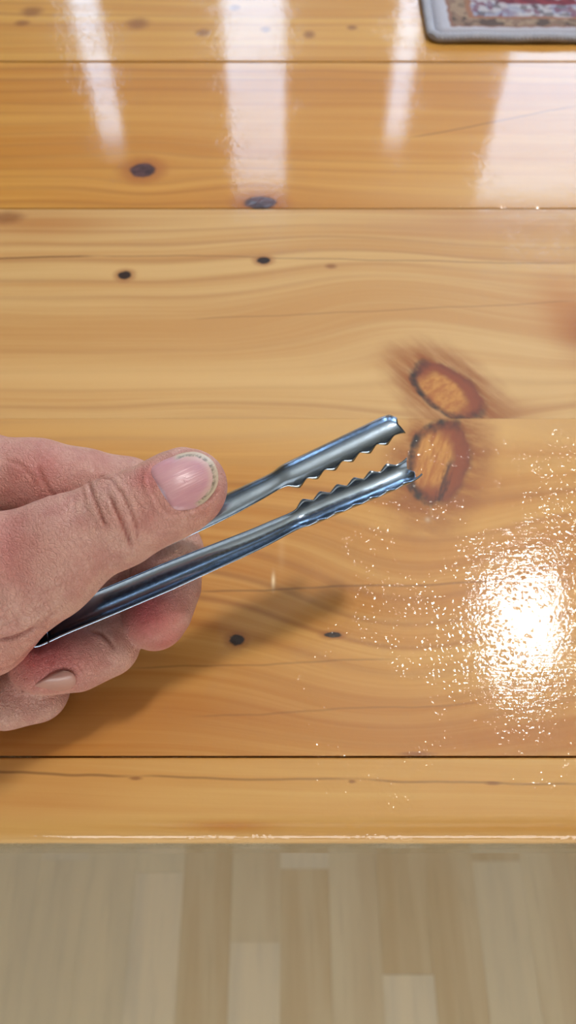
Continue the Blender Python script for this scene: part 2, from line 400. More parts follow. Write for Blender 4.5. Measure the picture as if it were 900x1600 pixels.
# ------------------------------------------------------------------ the woven mat at the far right
def placemat():
    xl, yf = on_plane(674, 66)
    W, D, TH = .46, .31, .0035
    t = NT('woven_mat_pattern'); P = t.coord(); x, y, z = t.sep(P)
    ed = t.M('MINIMUM', t.M('MULTIPLY', t.M('MINIMUM', x, t.M('SUBTRACT', W, x)), .82), t.M('MINIMUM', y, t.M('SUBTRACT', D, y)))
    wob = t.M('MULTIPLY', t.M('SUBTRACT', t.noise(P, 160, 3), .5), .004)
    e = t.M('ADD', ed, wob)
    cell = t.voro(P, 150, 'F1', 1.0, 'Color'); cs = t.sep(cell)
    cell2 = t.voro(P, 210, 'F1', .8, 'Color'); cs2 = t.sep(cell2)
    lilac, brown = srgb(196, 198, 216), srgb(104, 86, 78)
    border = t.mix(t.ss(cs[0], .35, .65), srgb(92, 78, 74), srgb(140, 116, 104))
    border = t.mix(t.M('MULTIPLY', t.ss(cs2[1], .55, .75), .7), border, srgb(172, 150, 130))
    field = t.mix(t.ss(cs[1], .3, .6), srgb(156, 160, 186), srgb(186, 184, 196))
    field = t.mix(t.M('MULTIPLY', t.ss(cs2[0], .60, .78), .8), field, srgb(118, 66, 92))
    field = t.mix(t.M('MULTIPLY', t.ss(cs2[2], .70, .82), .7), field, srgb(84, 78, 84))
    red = t.mix(t.ss(cs2[1], .3, .7), srgb(134, 52, 66), srgb(110, 44, 62))
    red = t.mix(t.M('MULTIPLY', t.ss(cs[2], .72, .85), .8), red, srgb(176, 160, 172))
    col = lilac
    col = t.mix(t.ss(e, .0095, .0107), col, srgb(146, 110, 100))
    col = t.mix(t.ss(e, .0115, .0125), col, border)
    col = t.mix(t.ss(e, .0200, .0210), col, srgb(156, 112, 92))
    col = t.mix(t.ss(e, .0225, .0235), col, field)
    col = t.mix(t.ss(e, .0380, .0395), col, red)
    col = t.mix(t.ss(e, .0850, .0870), col, border)
    wv = t.noise(P, 900, 1)
    t.set(Base_Color=t.mix(t.M('MULTIPLY', wv, .2), col, srgb(70, 66, 74)), Roughness=.95, Normal=t.bump(wv, .6, .001))
    o = empty('placemat', (xl, yf, TT)); tag(o, 'patterned woven mat with grey binding on the far corner of the table', 'placemat')
    o.rotation_euler.z = math.radians(-.3)
    # slightly rumpled field
    n, m = 60, 40; bm = bmesh.new(); g = []
    def hz(a, b): return .0006*math.sin(a*31+1)*math.sin(b*23) + .0008
    for s_ in (1, 0):
        g.append([[bm.verts.new((.003 + (W-.006)*i/n, .003 + (D-.006)*j/m, .0004 + (TH*.8 + hz(W*i/n, D*j/m) if s_ else .0))) for j in range(m+1)] for i in range(n+1)])
    for i in range(n):
        for j in range(m):
            for k, s_ in ((0, 1), (1, -1)):
                q = [g[k][i][j], g[k][i+1][j], g[k][i+1][j+1], g[k][i][j+1]]
                bm.faces.new(q if s_ == 1 else q[::-1])
    ring = [(i, 0) for i in range(n)] + [(n, j) for j in range(m)] + [(i, m) for i in range(n, 0, -1)] + [(0, j) for j in range(m, 0, -1)]
    for a, b in zip(ring, ring[1:] + ring[:1]):
        bm.faces.new((g[1][a[0]][a[1]], g[1][b[0]][b[1]], g[0][b[0]][b[1]], g[0][a[0]][a[1]]))
    bm_obj('woven_field', bm, t.m, o, smooth=True)
    # overlocked binding, a rounded cord of stitches around the mat
    tb = NT('grey_binding'); Pb = tb.coord(); xb, yb, zb = tb.sep(Pb)
    st = tb.M('SINE', tb.M('MULTIPLY', tb.M('ADD', xb, yb), 2600))
    tb.set(Base_Color=tb.mix(tb.noise(Pb, 300, 2), srgb(160, 166, 186), srgb(198, 200, 214)), Roughness=.95, Normal=tb.bump(st, .5, .0006))
    bm = bmesh.new(); path = []; cr = .006
    for cx, cy, a0 in ((cr, cr, 180), (W-cr, cr, 270), (W-cr, D-cr, 0), (cr, D-cr, 90)):
        for k in range(6):
            a = math.radians(a0 + 90*k/5); path.append((cx + cr*math.cos(a), cy + cr*math.sin(a)))
    pts = []
    for a, b in zip(path, path[1:] + path[:1]):
        L = math.hypot(b[0]-a[0], b[1]-a[1]); k = max(1, int(L/.006))
        pts += [(a[0]+(b[0]-a[0])*q/k, a[1]+(b[1]-a[1])*q/k) for q in range(k)]
    N = len(pts); rings = []
    for i, p in enumerate(pts):
        a, b = pts[i-1], pts[(i+1) % N]; tx, ty = b[0]-a[0], b[1]-a[1]; L = math.hypot(tx, ty); nx, ny = ty/L, -tx/L
        rings.append([bm.verts.new((p[0] + nx*.0032*math.cos(w_), p[1] + ny*.0032*math.cos(w_), .0030 + .0003*math.sin(i*.9) + .0025*math.sin(w_))) for w_ in [k*math.pi/4 for k in range(8)]])
    for i in range(N):
        A, B = rings[i], rings[(i+1) % N]
        for k in range(8): bm.faces.new((A[k], B[k], B[(k+1) % 8], A[(k+1) % 8]))
    bmesh.ops.recalc_face_normals(bm, faces=bm.faces)
    bm_obj('binding', bm, tb.m, o, smooth=True)
placemat()

# ------------------------------------------------------------------ millimetre frame of the hand and the tongs
# x to the right, y up the tilted view, z back to the camera; both objects are modelled where the photograph shows them
def P3(u, v, d): return np.array([(u - 450) * d / F, -(v - 800) * d / F, -d])
FRAME = Matrix.Translation((0, 0, TT + CH)) @ cam.rotation_euler.to_matrix().to_4x4() @ Matrix.Scale(.001, 4)
FM = np.array(FRAME)
def to_world(V): return V @ FM[:3, :3].T + FM[:3, 3]

# ------------------------------------------------------------------ the tongs
def build_tongs():
    A, B, Cc = P3(624, 652, 228), P3(650, 742, 239), P3(40, 968, 210)
    pn = np.cross(B - A, Cc - A); pn /= np.linalg.norm(pn)
    if pn[2] < 0: pn = -pn
    # the whole tool is rolled about its length so the jaws open towards each other and a little towards the viewer
    def on(u, v):
        r = P3(u, v, 1.0); return r * (A @ pn) / (r @ pn)
    up = [on(*q) for q in ((616, 657), (560, 684), (500, 713), (440, 742), (400, 763), (330, 797), (200, 853), (112, 894), (66, 922))]
    lo = [on(*q) for q in ((58, 990), (110, 968), (200, 931), (320, 880), (400, 846), (455, 820), (520, 791), (590, 762), (644, 738))]
    bend = [on(44, 942), on(36, 962), on(42, 982)]
    ctrl = np.array(up + bend + lo)
    # smooth dense path
    def crom(P, per=24):
        out = []
        Q = np.vstack([2*P[0]-P[1], P, 2*P[-1]-P[-2]])
        for i in range(1, len(Q)-2):
            p0, p1, p2, p3 = Q[i-1:i+3]
            for k in range(per):
                t = k/per
                out.append(.5*((2*p1) + (-p0+p2)*t + (2*p0-5*p1+4*p2-p3)*t*t + (-p0+3*p1-3*p2+p3)*t**3))
        out.append(Q[-2]); return np.array(out)
    D = crom(ctrl)
    seg = np.r_[0, np.cumsum(np.linalg.norm(np.diff(D, axis=0), axis=1))]; L = seg[-1]
    def at(s):
        return np.array([np.interp(s, seg, D[:, k]) for k in range(3)])
    PITCHT = 6.05; JAW = 39.5
    ROLL = math.radians(20); nup = np.array([.45, .75, .5]); nup -= pn*(nup @ pn); nup /= np.linalg.norm(nup)
    def sect(s, side):
        """side 0 upper arm (s from its tip), 1 lower arm; returns the ring of cross section points"""
        ss_ = s if side == 0 else L - s
        p = at(ss_); q = at(min(ss_ + .6, L)) - at(max(ss_ - .6, 0)); T = q/np.linalg.norm(q)
        N = np.cross(T, pn); N /= np.linalg.norm(N)      # outward from the tongs' middle
        return p, T, N
    step = PITCHT/8
    global TONGS_LINE
    TONGS_LINE = []
    for s in np.arange(JAW + 4, L - JAW - 4, 2.0):
        p, T, N = sect(s, 0); N = N + pn*math.tan(ROLL)*float(N @ nup); N /= np.linalg.norm(N); TONGS_LINE.append((p + N*.2, N))
    ns = int(L/step)
    def build_range(s0, s1, name):
        rows = np.arange(s0, s1 + 1e-6, step) if s1 - s0 > step else np.array([s0, s1])
        if rows[-1] < s1 - 1e-3: rows = np.r_[rows, s1]
        NC = 25; verts = []; 
        for s in rows:
            p, T, N = sect(s, 0)
            N = N + pn*math.tan(ROLL)*float(N @ nup); N /= np.linalg.norm(N); Bv = np.cross(N, T); Bv *= np.sign(Bv @ pn)
            e = min(s, L - s)                            # distance from the nearer tip
            side = 1 if s > L/2 else 0
            # width and curl of the channel along the arm
            jaw = 1/(1 + math.exp((e - JAW)/.9))
            neck = math.exp(-((e - JAW - 3)/5.5)**2)
            body = min(1, max(0, (e - JAW)/45))
            R = 5.3*jaw + (1-jaw)*(4.3 + 2.5*body) - .25*neck*(1-jaw)
            th = math.radians(62*jaw + (1-jaw)*(62 - 8*body))
            tooth = 0.0
            if e < JAW + .2 and e > 3.2:
                f = ((e - 3.2)/PITCHT) % 1.0
                tooth = 1.75*min(1, 1.1*(1 - abs(2*f - 1)))*min(1, (JAW + .4 - e)/.8)
            # local frame rolled about the arm so both mouths keep facing each other
            curl = max(0, 3.2 - e)/3.2
            for j in range(NC):
                tau = -1 + 2*j/(NC-1)
                thj = tau*th
                y = R*math.sin(thj); z = R*math.cos(thj) - R*math.cos(th)
                rim = max(0, (abs(tau) - .80)/.20)
                q = p + Bv*y + N*(z - 1.3)
                if tooth > 0 and rim > 0:
                    tdir = -N*math.cos(math.radians(25)) + Bv*math.sin(math.radians(25))*(1 if tau > 0 else -1)
                    q = q + tdir*tooth*rim
                if curl > 0:
                    # three claws at the tip, bent inwards
                    f = abs(((tau + 1)/2*2) % 1.0 - .5)*2
                    q = q + (-T if side == 0 else T)*(f*1.2 - .3)*curl - N*(1.7*curl**2)*(.2 + .5*f)
                verts.append(q)
        nr = len(rows); faces = [(i*NC+j, (i+1)*NC+j, (i+1)*NC+j+1, i*NC+j+1) for i in range(nr-1) for j in range(NC-1)]
        V = to_world(np.array(verts))
        return V, faces
    m = NT('polished_steel')
    Pm = m.coord(); x, y, z = m.sep(Pm)
    sc = m.noise(Pm, 900, 2)
    m.set(Base_Color=(.31, .40, .53), Metallic=1.0, Roughness=m.ss(sc, .3, .8, .17, .27), Normal=m.bump(m.noise(Pm, 260, 2), .08, .0004))
    root_p = Vector(to_world(at(L/2)[None])[0])
    root = tag(empty('serving_tongs', root_p), 'small shiny steel ice tongs with serrated jaws held between thumb and fingers', 'tongs')
    mid = L/2
    for name, a, b in (('arm', 0.0, mid - 7), ('arm', mid + 7, L), ('spring_bend', mid - 7, mid + 7)):
        V, faces = build_range(a, b, name)
        me = bpy.data.meshes.new(name); me.from_pydata([tuple(v) for v in V - np.array(root_p)], [], faces)
        bm = bmesh.new(); bm.from_mesh(me); bmesh.ops.recalc_face_normals(bm, faces=bm.faces); bm.to_mesh(me); bm.free()
        o = link(name, me, m.m, root, smooth=True)
        sol = o.modifiers.new('sheet', 'SOLIDIFY'); sol.thickness = .00055; sol.offset = 0
        me.set_sharp_from_angle(angle=math.radians(75))
build_tongs()

# ------------------------------------------------------------------ the hand: one implicit body, meshed with surface nets
class Field:
    def __init__(s, xs, ys, zs):
        s.xs, s.ys, s.zs = xs, ys, zs
        s.V = np.full((len(xs), len(ys), len(zs)), 30.0, np.float32)
def cone(fl_, a, b, ra, rb, k=0.0, squash=None, marg=10.0, kfun=None):
    """smooth-union a tapered capsule; squash = (axis, factor) thins it along an axis"""
    xs, ys, zs = fl_.xs, fl_.ys, fl_.zs; R = max(ra, rb)*1.25 + marg
    lo = np.minimum(a, b) - R; hi = np.maximum(a, b) + R
    sl = []
    for c, l, h in zip((xs, ys, zs), lo, hi):
        i0, i1 = np.searchsorted(c, l), np.searchsorted(c, h)
        if i1 - i0 < 1: return
        sl.append(slice(i0, i1))
    X, Y, Z = np.meshgrid(xs[sl[0]], ys[sl[1]], zs[sl[2]], indexing='ij', sparse=True)
    p = [X - a[0], Y - a[1], Z - a[2]]; ba = b - a
    bb = float(ba @ ba) + 1e-9
    h = np.clip((p[0]*ba[0] + p[1]*ba[1] + p[2]*ba[2])/bb, 0, 1)
    q = [p[i] - ba[i]*h for i in range(3)]
    d2 = q[0]**2 + q[1]**2 + q[2]**2
    if squash is not None:
        ax, f = squash; ax = ax/np.linalg.norm(ax)
        dn = q[0]*ax[0] + q[1]*ax[1] + q[2]*ax[2]
        d2 = d2 + dn*dn*(f*f - 1)
    d = (np.sqrt(d2) - (ra + (rb - ra)*h)).astype(np.float32)
    sub = fl_.V[sl[0], sl[1], sl[2]]
    fl_.V[sl[0], sl[1], sl[2]] = smin(sub, d, k)
def smin(a, b, k):
    if np.isscalar(k) and k <= 0: return np.minimum(a, b)
    h = np.maximum(k - np.abs(a - b), 0)/k
    return np.minimum(a, b) - h*h*k*.25
def chain(f, pts, k=2.0, squash=None):
    for (a, ra), (b, rb) in zip(pts, pts[1:]): cone(f, a, b, ra, rb, k, squash)

def surface_nets(V, xs, ys, zs):
    nx, ny, nz = V.shape; ins = V < 0
    cn = (nx-1, ny-1, nz-1); tot = cn[0]*cn[1]*cn[2]
    sums = np.zeros((3, tot)); cnt = np.zeros(tot); quads = []
    cid = lambda i, j, k: (i*cn[1] + j)*cn[2] + k
    crd = (xs, ys, zs)
    for ax in range(3):
        s0 = [slice(None)]*3; s1 = [slice(None)]*3; s0[ax] = slice(0, -1); s1[ax] = slice(1, None)
        cr = ins[tuple(s0)] != ins[tuple(s1)]
        I = np.argwhere(cr)
        o1, o2 = (ax+1) % 3, (ax+2) % 3
        ok = (I[:, o1] > 0) & (I[:, o2] > 0) & (I[:, o1] < V.shape[o1]-1) & (I[:, o2] < V.shape[o2]-1)
        I = I[ok]; J = I.copy(); J[:, ax] += 1
        a = V[tuple(I.T)]; b = V[tuple(J.T)]; t = a/(a-b)
        pos = np.stack([crd[k][I[:, k]] for k in range(3)], 1).astype(float)
        pos[:, ax] = crd[ax][I[:, ax]]*(1-t) + crd[ax][J[:, ax]]*t
        q = []
        for d1, d2 in ((-1, -1), (0, -1), (0, 0), (-1, 0)):
            K = I.copy(); K[:, o1] += d1; K[:, o2] += d2
            c = cid(K[:, 0], K[:, 1], K[:, 2]); q.append(c)
            for k in range(3): sums[k] += np.bincount(c, pos[:, k], tot)
            cnt += np.bincount(c, minlength=tot)
        q = np.stack(q, 1); fl2 = ~ (a < 0)
        q[fl2] = q[fl2][:, ::-1]
        quads.append(q)
    Q = np.vstack(quads); used = np.flatnonzero(cnt)
    remap = np.full(tot, -1); remap[used] = np.arange(len(used))
    P = (sums[:, used]/cnt[used]).T
    return P, remap[Q]

def build_hand():
    def grid(lo, hi, d0, d1, fine, growth=1.12, cap=5.0):
        c = [d0]
        while c[-1] < d1: c.append(c[-1] + fine)
        s = fine
        while c[-1] < hi: s = min(s*growth, cap); c.append(c[-1] + s)
        s = fine
        while c[0] > lo: s = min(s*growth, cap); c.insert(0, c[0] - s)
        return np.array(c, np.float32)
    fine = .62
    xs = grid(-420, -14, -82, -14, fine); ys = grid(-130, 40, -64, 26, fine); zs = grid(-330, -110, -262, -182, fine)
    mk = lambda: Field(xs, ys, zs)
    # --- palm, thumb root, thumb, wrist and forearm
    wrist = P3(-470, 900, 226)
    MC = [(P3(-30, 745, 224), 11.5), (P3(-60, 765, 243), 11.0), (P3(-85, 770, 260), 10.2), (P3(-105, 775, 273), 9.4)]
    palm = mk()
    for i, (m_, r) in enumerate(MC):
        base = wrist + np.array([14, 6 - 1*i, 16 - 11*i])
        cone(palm, m_, base, r, 11.5, 7)
        if i: cone(palm, m_, MC[i-1][0], r*.93, r*.95, 5)
        cone(palm, m_ + np.array([-12, -16, 0]), base + np.array([10, -10, 0]), r, 12, 9)
    cone(palm, wrist + np.array([18, 0, 14]), wrist + np.array([18, 0, -18]), 19, 18, 12)
    cone(palm, wrist + np.array([0, 0, 10]), wrist + np.array([-90, 10, 36]), 21, 25, 14)
    cone(palm, wrist + np.array([0, 0, -12]), wrist + np.array([-90, 10, 14]), 20, 25, 14)
    cone(palm, wrist + np.array([-90, 10, 25]), wrist + np.array([-225, 18, 64]), 30, 38, 18)
    tb = mk(); vz = np.array([0, .15, 1.0])
    ip = P3(184, 815, 201); mcp = P3(0, 893, 200); cmc = P3(-330, 965, 214)
    cone(tb, cmc, mcp, 19, 15.0, 6)
    cone(tb, mcp, P3(95, 856, 199), 14.9, 13.0, 5, (vz, 1.08))
    cone(tb, P3(95, 856, 199), ip, 13.0, 12.1, 5, (vz, 1.14))
    cone(tb, ip, P3(245, 786, 202), 11.9, 10.9, 4, (vz, 1.18))
    cone(tb, P3(245, 786, 202), P3(283, 766, 204.5), 10.8, 10.9, 4, (vz, 1.22))
    cone(tb, P3(283, 766, 204.5), P3(300, 758, 206), 10.7, 9.6, 4, (vz, 1.25))
    cone(tb, P3(262, 788, 206), P3(292, 776, 208), 8.2, 7.6, 5)           # the pad under the nail
    # thenar fold along the lower edge of the thumb
    cone(tb, P3(70, 905, 202), P3(-40, 960, 203), 11.5, 15.5, 9)
    cone(tb, P3(-20, 985, 207), P3(-130, 1000, 213), 12, 17, 8)
    cone(tb, P3(-130, 1000, 213), P3(-330, 990, 222), 17, 17, 10)
    # --- fingers
    vy = np.array([.2, 1, 0])
    def finger(pts, k=3.0, sq=None): f = mk(); chain(f, pts, k, sq); return f
    idx = mk()
    i_pip = P3(196, 775, 234); i_dip = P3(264, 862, 238)
    chain(idx, [(P3(-30, 748, 222), 13.5), (P3(60, 752, 225), 12.3), (P3(130, 762, 229), 11.5), (i_pip, 11.8)], 4)
    chain(idx, [(i_pip, 11.6), (P3(240, 815, 238), 10.6), (i_dip, 10.3)], 4)
    chain(idx, [(i_dip, 10.2), (P3(258, 915, 236), 10.6), (P3(246, 958, 234), 9.8), (P3(241, 972, 234), 8.8)], 4)
    cone(idx, P3(238, 945, 230), P3(232, 965, 229), 7.4, 7.0, 4)          # pressed pad
    mid = mk()
    m_pip = P3(168, 900, 242); m_dip = P3(166, 1006, 233)
    chain(mid, [(MC[1][0], 11.5), (P3(40, 820, 246), 11), (m_pip, 11.2)], 4)
    chain(mid, [(m_pip, 11), (P3(172, 958, 238), 10.0), (m_dip, 9.8)], 4)
    chain(mid, [(m_dip, 9.6), (P3(120, 1026, 231), 10.0), (P3(72, 1032, 227), 9.6), (P3(60, 1034, 226.5), 8.8)], 4)
    cone(mid, P3(120, 1012, 225), P3(70, 1020, 222), 7.2, 6.6, 4)
    rng_ = mk()
    r_pip = P3(105, 935, 256); r_dip = P3(58, 1080, 239)
    chain(rng_, [(MC[2][0], 10.8), (P3(0, 850, 262), 10.2), (r_pip, 10.4)], 4)
    chain(rng_, [(r_pip, 10.2), (P3(88, 1015, 249), 9.4), (r_dip, 9.2)], 4)
    chain(rng_, [(r_dip, 9.1), (P3(10, 1090, 235), 9.3), (P3(-40, 1086, 231), 8.3)], 4)
    lit = mk()
    l_pip = P3(20, 940, 261); l_dip = P3(-25, 1030, 251)
    chain(lit, [(MC[3][0], 9.8), (P3(-50, 850, 270), 9), (l_pip, 8.8)], 4)
    chain(lit, [(l_pip, 8.7), (l_dip, 8.0)], 4)
    chain(lit, [(l_dip, 7.9), (P3(-80, 1055, 245), 7.8), (P3(-105, 1055, 241), 6.8)], 4)
    # separate fingers keep crisp grooves near the tips and merge into webs at the knuckles
    X = xs[:, None, None]
    kx = np.interp(xs, [-120, -92, -70, -40], [12, 9, 1.6, .9]).astype(np.float32)[:, None, None]
    V = smin(idx.V, mid.V, kx); V = smin(V, rng_.V, kx); V = smin(V, lit.V, kx)
    kx2 = np.interp(xs, [-130, -100, -84, -66], [14, 9, 3, 1.0]).astype(np.float32)[:, None, None]
    tp_ = smin(tb.V, palm.V, np.interp(xs, [-130, -90, -60], [14, 9, 3]).astype(np.float32)[:, None, None])
    V = smin(V, tp_, kx2)
    # the skin yields where the tongs press into it
    cut = mk()
    for (pa, na), (pb, nb_) in zip(TONGS_LINE, TONGS_LINE[1:]): cone(cut, pa, pb, 7.6, 7.6, 0, (na + nb_, 2.1))
    V = -smin(-V, cut.V, .8)
    P, Q = surface_nets(V, xs, ys, zs)
    # light smoothing
    e = np.vstack([Q[:, [0, 1]], Q[:, [1, 2]], Q[:, [2, 3]], Q[:, [3, 0]]])
    n = len(P); deg = np.bincount(e.ravel(), minlength=n)[:, None]
    def lap(A):
        out = np.zeros_like(A)
        for k in range(A.shape[1]):
            out[:, k] = np.bincount(e[:, 0], A[e[:, 1], k], n) + np.bincount(e[:, 1], A[e[:, 0], k], n)
        return out/deg
    for it in range(6): P = P + (lap(P) - P)*(.5 if it % 2 == 0 else -.42)
    # normals
    def normals(P):
        fn = np.cross(P[Q[:, 2]] - P[Q[:, 0]], P[Q[:, 3]] - P[Q[:, 1]])
        N = np.zeros_like(P)
        for j in range(4):
            for k in range(3): N[:, k] += np.bincount(Q[:, j], fn[:, k], n)
        return N/np.maximum(np.linalg.norm(N, axis=1, keepdims=True), 1e-9)
    N = normals(P)
    cx = P.mean(0)
    if ((P - cx)*N).sum() < 0: N = -N; Q = Q[:, ::-1]
    # creases: grooves pressed into the skin along lines given where the photograph shows them
    U = 450 + P[:, 0]/(-P[:, 2])*F; Vv = 800 - P[:, 1]/(-P[:, 2])*F; depth = -P[:, 2]
    face = (N[:, 2] > .05)
    disp = np.zeros(n)
    def groove(pts, wpx, dep, dmax=225, dmin=170):
        nonlocal disp
        m_ = face & (depth < dmax) & (depth > dmin)
        best = np.full(n, 1e9); tt = np.zeros(n)
        L = len(pts) - 1
        for i, (a, b) in enumerate(zip(pts, pts[1:])):
            ax, ay = a; bx, by = b; dx, dy = bx-ax, by-ay; l2 = dx*dx + dy*dy
            h = np.clip(((U-ax)*dx + (Vv-ay)*dy)/l2, 0, 1)
            d = np.hypot(U-ax-dx*h, Vv-ay-dy*h)
            up_ = d < best; best[up_] = d[up_]; tt[up_] = (i + h[up_])/L
        fade = np.clip(np.minimum(tt, 1-tt)*5, 0, 1)
        disp[m_] -= (dep*np.exp(-(best/wpx)**2)*fade)[m_] - (dep*.35*np.exp(-((best - 2.6*wpx)/(1.3*wpx))**2)*fade)[m_]
    G = groove
    G([(138, 748), (141, 762), (150, 790), (160, 812), (172, 830)], 2.4, .55)
    G([(166, 765), (178, 790), (190, 816), (199, 838), (207, 862)], 2.8, .75)
    G([(172, 752), (190, 770), (204, 798), (214, 826), (216, 858)], 2.2, .5)
    G([(146, 752), (158, 746), (172, 748), (184, 760)], 2.0, .35)
    G([(150, 775), (156, 800), (166, 822)], 1.8, .35)
    G([(205, 770), (222, 795), (232, 822)], 1.8, .25)
    G([(128, 760), (132, 785), (140, 810)], 1.8, .25)
    G([(112, 770), (118, 800), (124, 826)], 1.8, .2)
    G([(58, 722), (66, 744), (76, 764), (90, 780)], 3.0, .35, 240)
    G([(0, 715), (30, 725), (50, 745), (60, 765)], 2.4, .3, 235)
    G([(-10, 1002), (18, 997), (40, 989), (62, 976)], 2.8, .6)
    G([(-10, 985), (20, 972), (50, 955), (92, 930)], 2.2, .14)
    G([(-10, 962), (30, 945), (70, 925), (110, 905)], 2.0, .10)
    G([(60, 978), (78, 962), (96, 948)], 2.2, .2)
    G([(138, 985), (158, 990), (172, 1003), (180, 1018)], 2.6, .7, 260)
    G([(60, 1003), (20, 1040), (-20, 1052)], 2.2, .2)
    # nail bed of the thumb: a shallow seat with a raised fold around it
    nc, ang = np.array([289.0, 752.0]), math.radians(-27)
    ca, sa = math.cos(ang), math.sin(ang)
    qa = ((U-nc[0])*ca + (Vv-nc[1])*sa)/52.0; qb = (-(U-nc[0])*sa + (Vv-nc[1])*ca)/44.0
    rr = (np.abs(qa)**2.8 + np.abs(qb)**2.8)**(1/2.8)
    mth = face & (depth < 206) & (U > 200)
    disp[mth] += (.45*np.exp(-((rr - 1.14)/.09)**2)*(qa < .7) - .25*np.exp(-((rr - 1.0)/.05)**2)*(qa < .8))[mth]
    P = P + N*disp[:, None]
    N = normals(P)
    if ((P - cx)*N).sum() < 0: N = -N
    # skin colour: flushed fingertips, paler spots, darker tone along the grooves
    red = np.zeros(n)
    def flush(u, v, d, r, s): 
        c = P3(u, v, d); nonlocal red
        red = np.maximum(red, s*np.exp(-(((P - c)**2).sum(1))/(r*r)))
    flush(226, 950, 220, 11, 1.0); flush(70, 1015, 216, 13, .9); flush(120, 1015, 220, 9, .5); flush(262, 1000, 228, 7, .6)
    flush(235, 745, 194, 6, .55); flush(310, 800, 204, 8, .4); flush(250, 790, 196, 7, .35); flush(0, 850, 186, 12, .35); flush(60, 750, 212, 14, .4); flush(-10, 1030, 200, 14, .3)
    pal = np.zeros(n); c = P3(303, 812, 203); pal = np.maximum(pal, .8*np.exp(-(((P-c)**2).sum(1))/16)); c = P3(292, 860, 224); pal = np.maximum(pal, .8*np.exp(-(((P-c)**2).sum(1))/50))
    W = to_world(P)
    root_p = Vector(to_world(P3(-470, 960, 240)[None])[0])
    me = bpy.data.meshes.new('person'); me.vertices.add(n); me.vertices.foreach_set('co', (W - np.array(root_p)).ravel())
    nf = len(Q); me.loops.add(nf*4); me.loops.foreach_set('vertex_index', Q.ravel().astype(np.int32))
    me.polygons.add(nf); me.polygons.foreach_set('loop_start', np.arange(0, nf*4, 4, dtype=np.int32)); me.polygons.foreach_set('loop_total', np.full(nf, 4, np.int32))
    me.update(calc_edges=True); me.validate()
    at_ = me.color_attributes.new('flush', 'FLOAT_COLOR', 'POINT')
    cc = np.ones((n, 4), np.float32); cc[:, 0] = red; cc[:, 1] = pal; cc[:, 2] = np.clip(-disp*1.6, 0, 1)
    at_.data.foreach_set('color', cc.ravel())
    # skin
    t = NT('skin'); Pc = t.coord()
    ca_ = t.n.new('ShaderNodeVertexColor'); ca_.layer_name = 'flush'; fr, fp, fc = t.sep(ca_.outputs[0])
    base = srgb(205, 161, 150)
    blot = t.noise(Pc, 130, 3, .55)
    col = t.mix(t.ss(blot, .35, .68), base, srgb(190, 136, 128))
    col = t.mix(t.M('MULTIPLY', t.noise(Pc, 45, 2), .35), col, srgb(210, 168, 150))
    col = t.mix(fr, col, srgb(190, 84, 88))
    col = t.mix(t.M('MULTIPLY', fp, .7), col, srgb(228, 192, 164))
    col = t.mix(t.M('MULTIPLY', fc, .85), col, srgb(146, 76, 66))  # colour gets darker with groove depth
    wn = t.noise(Pc, 170, 2, .5, 0, True)
    va = t.n.new('ShaderNodeVectorMath'); va.operation = 'MULTIPLY_ADD'; t.l.new(wn, va.inputs[0]); va.inputs[1].default_value = (.0035,)*3; t.l.new(Pc, va.inputs[2])
    v1 = t.voro(va.outputs[0], 820, 'DISTANCE_TO_EDGE'); v2 = t.voro(Pc, 1500, 'DISTANCE_TO_EDGE')
    ck = t.ss(v1, 0, .16)
    col = t.mix(t.M('MULTIPLY', t.ss(v1, 0, .10, 1, 0), .16), col, srgb(160, 92, 80))
    sx, sy, sz = t.sep(va.outputs[0])
    along = t.M('ADD', t.M('MULTIPLY', sx, .86), t.M('MULTIPLY', sy, .46)); across = t.M('SUBTRACT', t.M('MULTIPLY', sy, .86), t.M('MULTIPLY', sx, .46))
    w1 = t.noise(t.xyz(t.M('MULTIPLY', along, 1150), t.M('MULTIPLY', across, 210), t.M('MULTIPLY', sz, 260)), 1, 2, .5)
    w2 = t.noise(t.xyz(t.M('MULTIPLY', sx, 300), t.M('MULTIPLY', sy, 1300), t.M('MULTIPLY', sz, 300)), 1, 2, .5)
    wl1 = t.ss(t.M('ABSOLUTE', t.M('SUBTRACT', w1, .5)), 0, .05); wl2 = t.ss(t.M('ABSOLUTE', t.M('SUBTRACT', w2, .5)), 0, .05)
    col = t.mix(t.M('MULTIPLY', t.M('SUBTRACT', 1.0, wl1), .22), col, srgb(158, 96, 86))
    h = t.M('ADD', t.M('ADD', ck, t.M('MULTIPLY', wl1, 1.1)), t.M('ADD', t.M('MULTIPLY', wl2, .6), t.M('MULTIPLY', t.ss(v2, 0, .2), .35)))
    t.set(Base_Color=col, Roughness=.46, Normal=t.bump(h, .6, .0002), Subsurface_Weight=.18, Subsurface_Radius=(1.0, .35, .2), Subsurface_Scale=.003)
    person = link('person', me, t.m, None, root_p, smooth=True)
    tag(person, "bare left hand and forearm of a person pinching steel tongs above the pine table", 'person')

    # --- nails, laid on the finished skin
    def nail(outline, ang, dmax, dmin, name, mat, lift=.35, fit=1.0):
        o_ = np.array(outline, float)
        # closed smooth outline
        Kp = len(o_); dense = []
        for i in range(Kp):
            p0, p1, p2, p3 = (o_[(i+k-1) % Kp] for k in range(4))
            for k in range(6):
                q = k/6; dense.append(.5*((2*p1) + (-p0+p2)*q + (2*p0-5*p1+4*p2-p3)*q*q + (-p0+3*p1-3*p2+p3)*q**3))
        o_ = np.array(dense); cen = o_.mean(0); a = math.radians(ang); c_, s_ = math.cos(a), math.sin(a)
        def loc(u, v): return ((u-cen[0])*c_ + (v-cen[1])*s_), (-(u-cen[0])*s_ + (v-cen[1])*c_)
        la, lb = loc(o_[:, 0], o_[:, 1]); hu, hv = np.abs(la).max(), np.abs(lb).max()
        sel = (N[:, 2] > .02) & (depth < dmax) & (depth > dmin)
